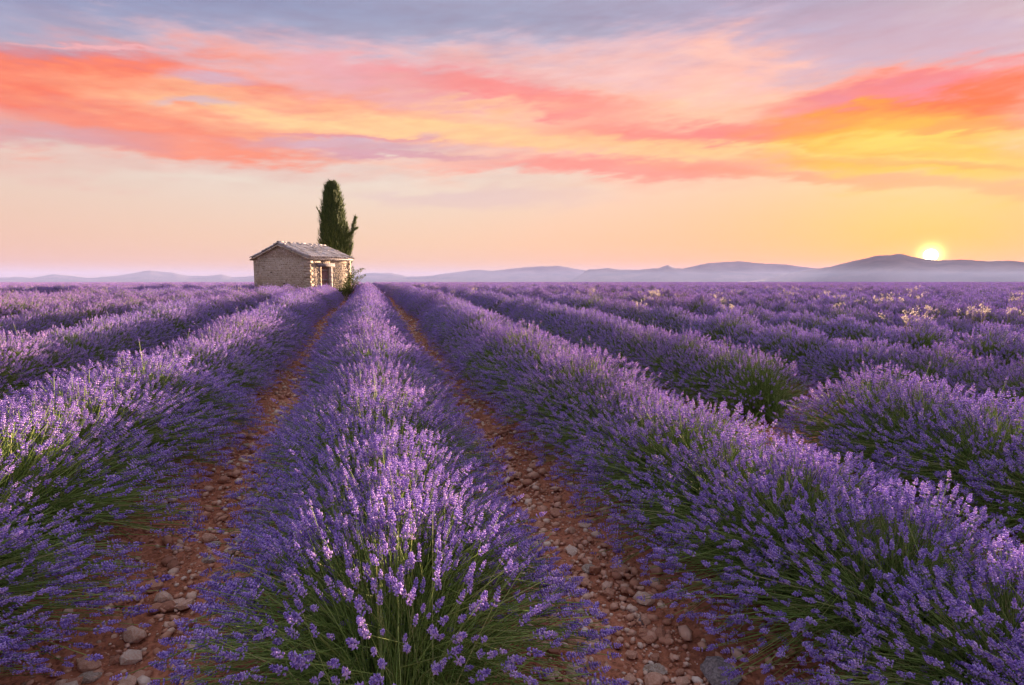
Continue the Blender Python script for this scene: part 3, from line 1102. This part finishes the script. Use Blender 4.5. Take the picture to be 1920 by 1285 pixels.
# roof: deck, barrel tiles in rows, eaves and ridge tiles
OVG, OVE = .13, .13                # overhang at gables and eaves
slope = math.atan2(RH - EH, GW / 2)
run = GW / 2 + OVE
deck = Soup()
rt_z = RH + .03
for sgn in (-1, 1):
    x1 = -GW / 2 + sgn * run
    z1 = rt_z - run * math.tan(slope)
    P = [(-GW / 2, -OVG + .05, rt_z), (x1, -OVG + .05, z1), (x1, DW + OVG - .05, z1), (-GW / 2, DW + OVG - .05, rt_z)]
    P2 = [(a, b, c - .05) for a, b, c in P]
    deck.add(P + P2, [[0, 1, 2, 3], [4, 7, 6, 5], [0, 4, 5, 1], [1, 5, 6, 2], [2, 6, 7, 3]])
roof = deck.obj("roof", M_TILE, hut)
TW = .185


def barrel(S, p, dirv, L, rad, r0=1.0, up=True, a=0.0, segs=5):
    """half round tile from p along dirv (length L)"""
    d = np.array(dirv, float); d /= np.linalg.norm(d)
    side = np.cross(d, [0, 0, 1.0]); side /= np.linalg.norm(side)
    nn = np.cross(side, d)
    V = []
    for t, rr in ((0, rad), (1, rad * r0)):
        for th in (1.0, .84):
            for q in range(segs + 1):
                an = math.pi * q / segs
                V.append(np.array(p) + d * L * t + side * math.cos(an) * rr * th + nn * math.sin(an) * rr * th * (1 if up else -1))
    k = segs + 1
    T = []
    for q in range(segs):
        T += [[q, q + 1, 2 * k + q + 1, 2 * k + q], [k + q + 1, k + q, 3 * k + q, 3 * k + q + 1], [q + 1, q, k + q, k + q + 1], [2 * k + q, 2 * k + q + 1, 3 * k + q + 1, 3 * k + q]]
    S.add(V, T, a)


tiles = Soup()
ncol = int((DW + 2 * OVG) / TW)
for sgn in (-1, 1):
    dv = np.array([sgn * math.cos(slope), 0, -math.sin(slope)])
    nr = 7
    full = run / math.cos(slope)
    for c in range(ncol + 1):
        yy = -OVG + TW * (c + .5) + 0
        for k in range(nr):
            L = full / nr
            t0 = k * L - .03
            p = np.array([-GW / 2, yy + rng.normal(0, .008), rt_z + .02]) + dv * t0 + np.array([0, 0, .018 + .004 * (k % 2)]) + np.array([0, 0, rng.normal(0, .006)])
            d2 = dv + np.array([0, rng.normal(0, .02), rng.normal(0, .012) + .03])
            if k == nr - 1:
                s = Soup(); barrel(s, p, d2, L + .07, .075, 1.12, True); s.obj("eaves_tile", M_TILE, hut)
            else:
                barrel(tiles, p, d2, L + .05, .075, 1.12, True, rng.random())
        if rng.random() < .5:      # loose stones laid on the tiles
            p = np.array([-GW / 2, yy, rt_z + .11]) + dv * rng.uniform(.2, full - .2)
            tiles.box(p, (.14, .11, .06), rz=rng.uniform(0, 3), jit=.02, a=rng.random())
o = tiles.obj("roof_tiles", M_TILE, roof); o["kind"] = "stuff"
nrg = 11
for i in range(nrg):
    s = Soup()
    barrel(s, (-GW / 2, -OVG + i * (DW + 2 * OVG) / nrg, rt_z + .045 + rng.normal(0, .008)), (rng.normal(0, .02), 1, .02), (DW + 2 * OVG) / nrg + .05, .105, .9)
    s.obj("ridge_tile", M_TILE, hut)
# verge stones along the gable edge
for sgn in (-1, 1):
    dv = np.array([sgn * math.cos(slope), 0, -math.sin(slope)])
    for i in range(9):
        s = Soup()
        pc = np.array([-GW / 2, -OVG + .10, rt_z - .085]) + dv * (i + .5) * (run / math.cos(slope) / 9)
        Mx = np.array(Matrix.Rotation(sgn * slope, 3, "Y"))
        s.box(pc, (.21, .26, .05), jit=.012, M=Mx, a=rng.random())
        s.obj("verge_stone", M_WALLSTONE, hut)
# under-eaves row of small tiles on the door side
for i in range(17):
    s = Soup()
    barrel(s, (-.04, i * DW / 17.5 + .05, EH - .03), (1, 0, -.08), .19, .085, 1, False)
    s.obj("cornice_tile", M_TILE, hut)

# ================================================================== cypress
def up_matrix(d):
    return frames(np.array([d]))[0]


def sprays(n, pos, dirs, L, wd, seed):
    """small scaly sprays: each a bent three sided sliver"""
    r = np.random.default_rng(seed)
    P0 = pos; P2 = pos + dirs * L[:, None]
    P1 = (P0 + P2) / 2 + r.normal(0, .012, (n, 3))
    return tubes(P0, P1, P2, wd, wd * .1)


CX, CY = (lambda t: (t.x, t.y))(RT * ((632 - 960) / 1150 * 40.5) + FW * 40.5)
CZ = gz(CX, CY)
cyp = tag(empty("cypress_tree", (CX, CY, CZ)), "tall dark green cypress rising behind the stone hut", "tree")
TOPZ = EYE + 178 / 1150 * 40.5 - CZ
r = np.random.default_rng(33)
n = 15000
t = r.uniform(0.03, 1.0, n) ** .95
hgt = t * TOPZ
prof_t = [0, .08, .25, .42, .55, .75, .9, .97, 1.0]
prof_r = [.35, .66, .90, .95, .86, .66, .47, .34, .08]
rad = np.interp(t, prof_t, prof_r)
ph = r.uniform(0, 2 * math.pi, n)
lump = 1 + .55 * fbm(ph * 2.0, hgt * .55, 8, 3, 1.6)
rr = rad * lump * np.sqrt(r.uniform(.35, 1.0, n))
lean = .06 * hgt / TOPZ
pos = np.stack([rr * np.cos(ph) - .10 * (hgt / TOPZ), rr * np.sin(ph), hgt], 1)
out = np.stack([np.cos(ph), np.sin(ph), np.zeros(n)], 1)
dirs = out * r.uniform(.08, .42, n)[:, None] + np.array([0, 0, 1.0]) + r.normal(0, .10, (n, 3))
dirs /= np.linalg.norm(dirs, axis=1, keepdims=True)
m_ = 3200
ph2 = r.uniform(0, 2 * math.pi, m_); t2 = r.uniform(.05, 1.0, m_)
r2 = np.interp(t2, prof_t, prof_r) * (1 + .55 * fbm(ph2 * 2.0, t2 * TOPZ * .55, 8, 3, 1.6)) * r.uniform(.9, 1.12, m_)
pos = np.concatenate([pos, np.stack([r2 * np.cos(ph2) - .10 * t2, r2 * np.sin(ph2), t2 * TOPZ], 1)])
d2 = np.stack([np.cos(ph2), np.sin(ph2), np.zeros(m_)], 1) * r.uniform(.25, .8, m_)[:, None] + np.array([0, 0, 1.0])
dirs = np.concatenate([dirs, d2 / np.linalg.norm(d2, axis=1, keepdims=True)])
n = len(pos)
V1, T1 = sprays(n, pos, dirs, np.where(np.arange(n) > 15000, 1.35, 1) * r.uniform(.12, .34, n), r.uniform(.012, .026, n)[:, None], 3)
# inner mass so that the crown is opaque
k = 14
core, Tc = [], []
lv = np.linspace(.04, .93, 24)
for i_, tt in enumerate(lv):
    for q in range(k):
        a = 2 * math.pi * q / k
        rc = np.interp(tt, prof_t, prof_r) * .66 * (1 + .22 * math.sin(q * 2.7 + i_ * 1.9))
        core.append([rc * math.cos(a) - .10 * tt, rc * math.sin(a), tt * TOPZ])
for i_ in range(23):
    for q in range(k):
        a, b = i_ * k + q, i_ * k + (q + 1) % k
        Tc += [[a, b, b + k], [a, b + k, a + k]]
core, Tc = np.array(core), np.array(Tc)
crown = link(bpy.data.objects.new("crown", mesh_np("crown", np.concatenate([V1, core]), np.concatenate([T1, Tc + len(V1)]), [M_CYP])), cyp)
s = Soup()
vb, tb = tubes(np.array([[0, 0, -.1]]), np.array([[0.02, 0, 1.5]]), np.array([[-.05, 0, TOPZ * .8]]), np.array([[.15]]), np.array([[.03]]), 8)
s.add(vb, tb); s.obj("trunk", M_BARK, cyp)


def limb(parent, p0, p1, p2, n, spread, L, seed, matl, name="branch", wd=.016, rb=.03):
    r = np.random.default_rng(seed)
    p0, p1, p2 = map(np.array, (p0, p1, p2))
    tt = r.uniform(.15, 1, n)[:, None]
    c = (1 - tt) ** 2 * p0 + 2 * tt * (1 - tt) * p1 + tt ** 2 * p2
    pos = c + r.normal(0, 1, (n, 3)) * spread * (1.1 - .8 * tt)
    ax = (p2 - p1) / np.linalg.norm(p2 - p1)
    d = ax + r.normal(0, .38, (n, 3)) + np.array([0, 0, .25]); d /= np.linalg.norm(d, axis=1, keepdims=True)
    V, T = sprays(n, pos, d, r.uniform(.6, 1.2, n) * L, np.full((n, 1), wd), seed)
    vb, tb = tubes(p0[None], p1[None], p2[None], np.array([[rb]]), np.array([[.008]]), 5)
    S = Soup(); S.add(V, T); o = S.obj(name, matl, parent)
    S = Soup(); S.add(vb, tb); S.obj("twig", M_BARK, o)
    return o


def along(dx, h, dd=0.0):
    """local offset to the camera's right (metres) and up"""
    v = RT * dx + FW * dd
    return (v.x, v.y, h)


PXM = 40.5 / 1150
hy = lambda y: EYE - CZ + (528 - y) * PXM
limb(cyp, along(.35, hy(478)), along(.95, hy(462)), along((671 - 632) * PXM, hy(410)), 900, .15, .20, 51, M_CYP)
limb(cyp, along(.45, hy(455)), along(.85, hy(442)), along((673 - 632) * PXM, hy(430)), 320, .09, .18, 52, M_CYP)
limb(cyp, along(.4, hy(452)), along(.95, hy(440)), along((655 - 632) * PXM, hy(420)), 160, .07, .16, 53, M_CYP)
limb(cyp, along(.3, hy(490)), along(.9, hy(485)), along((664 - 632) * PXM, hy(458)), 420, .12, .18, 54, M_CYP)
limb(cyp, along(-.4, hy(430)), along(-.7, hy(418)), along((600 - 632) * PXM, hy(392)), 160, .05, .16, 55, M_CYP)
limb(cyp, along(.2, hy(400)), along(.4, hy(370)), along((636 - 632) * PXM, hy(347)), 160, .05, .2, 56, M_CYP)

# ================================================================== shrub at the hut
def leafy_bush(name, label, X, depth, clumps, seed, matl, cat, leaf=.06):
    p = RT * ((X - 960) / 1150 * depth) + FW * depth
    z0 = gz(p.x, p.y)
    root = tag(empty(name, (p.x, p.y, z0)), label, cat)
    r = np.random.default_rng(seed)
    m = depth / 1150
    S, B = Soup(), Soup()
    for (x, y, rx, rz, n) in clumps:
        c = np.array(along((x - X) * m, EYE - z0 + (528 - y) * m))
        d = r.normal(size=(n, 3)); d /= np.linalg.norm(d, axis=1, keepdims=True)
        pos = c + d * np.array([rx * m, rx * m, rz * m]) * (r.random((n, 1)) ** .5)
        dr = d * .6 + r.normal(0, .5, (n, 3)) + np.array([0, 0, .3]); dr /= np.linalg.norm(dr, axis=1, keepdims=True)
        L = r.uniform(.6, 1.3, n)[:, None] * leaf
        V, T = blades(pos, pos + dr * L * .5 + r.normal(0, .004, (n, 3)), pos + dr * L, r.uniform(.5, .9, n) * leaf * .75)
        S.add(V, T)
        vb, tb = tubes(np.array([[0, 0, -.05]]), np.array([c * .5 + np.array([0, 0, .15])]), c[None], np.array([[.018]]), np.array([[.005]]), 4)
        B.add(vb, tb)
    S.obj("foliage", matl, root); B.obj("stem", M_BARK, root)
    return root


leafy_bush("shrub", "green shrub with thin arching twigs against the right end of the hut", 652, 34.6,
           [(655, 536, 11, 16, 1100), (645, 548, 17, 9, 1200), (660, 520, 6, 9, 300), (668, 512, 6, 5, 110), (676, 508, 6, 3, 70), (682, 505, 4, 2, 30),
            (672, 522, 6, 3, 80), (680, 520, 4, 3, 50), (668, 530, 6, 5, 150), (636, 552, 8, 8, 500), (664, 505, 2, 5, 40), (686, 517, 2, 2, 20)], 61, M_SHRUB, "shrub")

# ================================================================== stones
def stone_mesh(seed, sub, mat_):
    r = np.random.default_rng(seed)
    import bmesh
    bm = bmesh.new()
    bmesh.ops.create_icosphere(bm, subdivisions=sub, radius=1.0)
    V = np.array([v.co[:] for v in bm.verts]); T = np.array([[v.index for v in f.verts] for f in bm.faces])
    bm.free()
    # cut by random planes for facets, then squash
    for _ in range(9):
        nrm = r.normal(size=3); nrm /= np.linalg.norm(nrm)
        h = r.uniform(.55, .9)
        dd = V @ nrm - h
        V = V - np.outer(np.maximum(dd, 0), nrm)
    V *= np.array([1, r.uniform(.6, .9), r.uniform(.38, .65)])
    V += .03 * r.normal(size=V.shape)
    return V, T


ST1 = [stone_mesh(i, 1, None) for i in range(8)]       # 80 triangles
ST2 = [stone_mesh(i + 50, 2, None) for i in range(8)]  # 320
ST3 = [stone_mesh(i + 80, 3, None) for i in range(3)]
STM = [mesh_np("stone", v, t, [M_STONE], smooth=True) for v, t in ST1 + ST2[:4]]
for me_ in STM:
    me_.polygons.foreach_set("use_smooth", [False] * len(me_.polygons))


def px_ground(x, y, it=6):
    """where the view through a point of the picture meets the ground"""
    u, v = px_uv(x, y)
    a = R(u) + YAW
    hd = 3.0
    for _ in range(it * 3):
        z_ = gz(math.sin(a) * hd, math.cos(a) * hd)
        hd = .5 * hd + .5 * (EYE - z_) / math.tan(-R(v))
    return math.sin(a) * hd, math.cos(a) * hd


ROCKS = [(1350, 1272, 62, M_GREYROCK, "large grey rock half under lavender at the bottom edge of the right path"),
         (1228, 1262, 34, M_PALEROCK, "pale rounded rock near the bottom of the right path"),
         (1088, 1152, 30, M_PALEROCK, "pale angular rock beside the centre row's flowers on the right path"),
         (1105, 1070, 24, M_PALEROCK, "flat pinkish white rock in the middle of the right path"),
         (402, 1024, 20, M_PALEROCK, "small white rock at the foot of the centre row on the left path"),
         (392, 1054, 24, M_PALEROCK, "long pale rock on the left path"),
         (316, 1140, 30, M_STONE, "pinkish flat rock at the edge of the left path near the front"),
         (168, 1274, 30, M_PALEROCK, "pale flat rock in the bottom left corner of the left path"),
         (1206, 1168, 16, M_GREYROCK, "small rounded grey rock in the middle of the right path"),
         (462, 838, 15, M_PALEROCK, "pale rock on the left path halfway to the hut"),
         (876, 778, 14, M_GREYROCK, "grey rock on the right path halfway to the hut")]
rocks_at = []
for i, (x, y, wpx, m_, lab) in enumerate(ROCKS):
    X, Y = px_ground(x, y)
    dist = math.sqrt(X * X + Y * Y + EYE ** 2)
    rad = wpx * dist / 1150 / 2 * 1.15
    v, t_ = ST3[i % 3] if wpx > 30 else ST2[i % 8]
    o = link(bpy.data.objects.new("rock", mesh_np("rock", v, t_, [m_], smooth=True)))
    o.location = (X, Y, gz(X, Y) + rad * .22)
    o.scale = (rad, rad, rad)
    o.rotation_euler = (rng.normal(0, .1), rng.normal(0, .1), rng.uniform(-.5, .5) - YAW)
    o.data.polygons.foreach_set("use_smooth", [False] * len(o.data.polygons))
    tag(o, lab, "rock")
    rocks_at.append((X, Y))

r = np.random.default_rng(91)
cand = []
N_ = 26000
px_x = []
for k_path, cnt in ((-1, 4200), (1, 6500), (3, 1500), (-3, 900), (5, 700)):
    yy = 1.5 + r.uniform(0, 1, cnt) ** 1.5 * 27
    if abs(k_path) > 1:
        yy = yy * .6 + 2
    xx = k_path + r.normal(0, .30, cnt)
    sz = .008 + r.exponential(.0115, cnt)
    for a in zip(xx, yy, sz):
        cand.append(a)
for k_path, cnt in ((-1, 4200), (1, 7000)):
    yy = 1.5 + r.uniform(0, 1, cnt) ** 1.3 * 14
    for a in zip(yy * 0 + k_path + r.normal(0, .30, cnt), yy, .0035 + r.exponential(.004, cnt)):
        cand.append(a)
# stones fill the gap in the row right of centre and the strip before the first bushes
for _ in range(700):
    cand.append((r.uniform(3.2, 4.8), r.uniform(4.4, 5.6), .008 + r.exponential(.009)))
for _ in range(900):
    cand.append((r.uniform(-3, 2.4), r.uniform(.6, 2.2), .008 + r.exponential(.009)))
cand = np.array(cand)
cand[:, 2] = np.minimum(cand[:, 2], .055)
d_ = np.hypot(np.hypot(cand[:, 0], cand[:, 1]), EYE)
lat = np.abs(((cand[:, 0] + 1) % 2) - 1)
lat = np.abs(((cand[:, 0]) % 2) - 1)            # distance from the path's middle
appar = cand[:, 2] / d_ * (lat < .34)
order = np.argsort(-appar)
for i in order[:270]:
    x, y, s_ = cand[i]
    o = link(bpy.data.objects.new("stone", STM[int(r.integers(0, len(STM)))]), ground)
    o.location = (x, y, gz(x, y) + s_ * .3 + .006)
    o.scale = (s_, s_, s_)
    o.rotation_euler = (r.normal(0, .2), r.normal(0, .2), r.uniform(0, 6.28))
rest = order[270:]
ico = []
import bmesh
for sd in range(6):
    bm = bmesh.new(); bmesh.ops.create_icosphere(bm, subdivisions=1, radius=1.0)
    rs_ = np.random.default_rng(sd)
    V = np.array([v.co[:] for v in bm.verts]); T = np.array([[v.index for v in f.verts] for f in bm.faces]); bm.free()
    if True:   # 20 triangle version
        bm = bmesh.new(); bmesh.ops.create_icosphere(bm, subdivisions=1, radius=1.0)
        V = np.array([v.co[:] for v in bm.verts]); T = np.array([[v.index for v in f.verts] for f in bm.faces]); bm.free()
    V = V * (1 + rs_.normal(0, .16, (len(V), 1))) * np.array([1, rs_.uniform(.6, .9), rs_.uniform(.4, .65)])
    ico.append((V, T))
c_ = cand[rest]
posr = np.stack([c_[:, 0], c_[:, 1], ground_z(c_[:, 0], c_[:, 1]) + c_[:, 2] * .25 + .004], 1)
dd_ = r.normal(0, .25, (len(c_), 3)) + np.array([0, 0, 1.0])
V_, T_, A_ = bake(ico, posr, dd_, c_[:, 2], r.random(len(c_)))
gravel = link(bpy.data.objects.new("gravel", mesh_np("gravel", V_, T_, [M_STONE], smooth=False)))
tag(gravel, "reddish gravel and small stones strewn along the soil paths", kind="stuff")

# ================================================================== pale dry grasses
def dry_tuft(seed, n=5, h=.45):
    r = np.random.default_rng(seed)
    S = Soup()
    for _ in range(n):
        b = np.array([r.normal(0, .05), r.normal(0, .05), 0])
        tip = b + np.array([r.normal(0, .14), r.normal(0, .14), h * r.uniform(.65, 1.1)])
        mid = (b + tip) / 2 + np.array([r.normal(0, .02), r.normal(0, .02), .05])
        v, t_ = tubes(b[None], mid[None], tip[None], np.array([[.0035]]), np.array([[.0025]]), 3)
        S.add(v, t_)
        m = 16
        f = r.uniform(.62, 1.0, m)[:, None]
        p = mid * (1 - f) + tip * f + r.normal(0, .022, (m, 3))
        dr = r.normal(0, .5, (m, 3)) + np.array([0, 0, .5]); dr /= np.linalg.norm(dr, axis=1, keepdims=True)
        v, t_ = blades(p, p + dr * .014 + .002, p + dr * .034, np.full(m, .012))
        S.add(v, t_)
    return S.mesh("dry_grass_tuft", M_DRY)


def tuft_label(i):
    x, y, where = spots[i]
    mates = [j for j in range(len(spots)) if spots[j][2] == where]
    base_ = "pale backlit dry grass tuft above the lavender, "
    if len(mates) > 3:
        if i == min(mates, key=lambda j: spots[j][0]): return "leftmost pale grass tuft of those " + where
        if i == max(mates, key=lambda j: spots[j][0]): return "rightmost pale grass tuft of those " + where
        if i == max(mates, key=lambda j: spots[j][1]): return "nearest pale grass tuft of those " + where
        return "pale grass tuft in the middle of those " + where
    return base_ + where


TUFT = [dry_tuft(i) for i in range(5)]
spots = []
for (x, y, sx, sy, n, where) in [(1655, 546, 42, 9, 12, "under the sun"), (1350, 540, 22, 8, 6, "right of the sharp summit"), (1480, 538, 28, 7, 7, "left of the big hill's foot"),
                                 (1578, 545, 14, 10, 5, "between the hill's foot and the sun"), (1720, 572, 22, 12, 5, "below the sun"), (1815, 578, 16, 8, 4, "right of and below the sun"),
                                 (1895, 545, 16, 16, 6, "near the right edge of the field"), (1170, 537, 45, 4, 6, "behind the long rows right of centre"), (445, 531, 14, 4, 6, "just left of the hut"),
                                 (960, 532, 120, 2, 8, "along the skyline behind the centre"), (90, 531, 70, 3, 6, "on the skyline near the left edge"), (1265, 545, 50, 8, 5, "below the small sharp summit")]:
    for _ in range(n):
        spots.append((x + rng.normal(0, sx), max(530.2, y + rng.normal(0, sy)), where))
for i, (x, y, where) in enumerate(spots):
    # a tuft whose head shows at (x, y): it stands about as tall as the lavender plus a hand
    head = 1.02
    V_off = max(y - 528, 2.2)
    d = 30.0
    for _ in range(14):
        p = RT * ((x - 960) / 1150 * d) + FW * d
        d = .5 * d + .5 * max(.05, EYE - gz(p.x, p.y) - head) * 1150 / V_off
        d = min(max(d, 9), 110)
    o = link(bpy.data.objects.new("dry_grass_tuft", TUFT[i % 5]))
    o.location = (p.x, p.y, gz(p.x, p.y) + .62)
    s_ = rng.uniform(.5, .8)
    o.scale = (s_, s_, s_)
    o.rotation_euler = (0, 0, rng.uniform(0, 6))
    tag(o, tuft_label(i), "grass tuft", "pale dry grass tufts " + where)
print("tris", sum(len(m.polygons) for m in bpy.data.meshes))
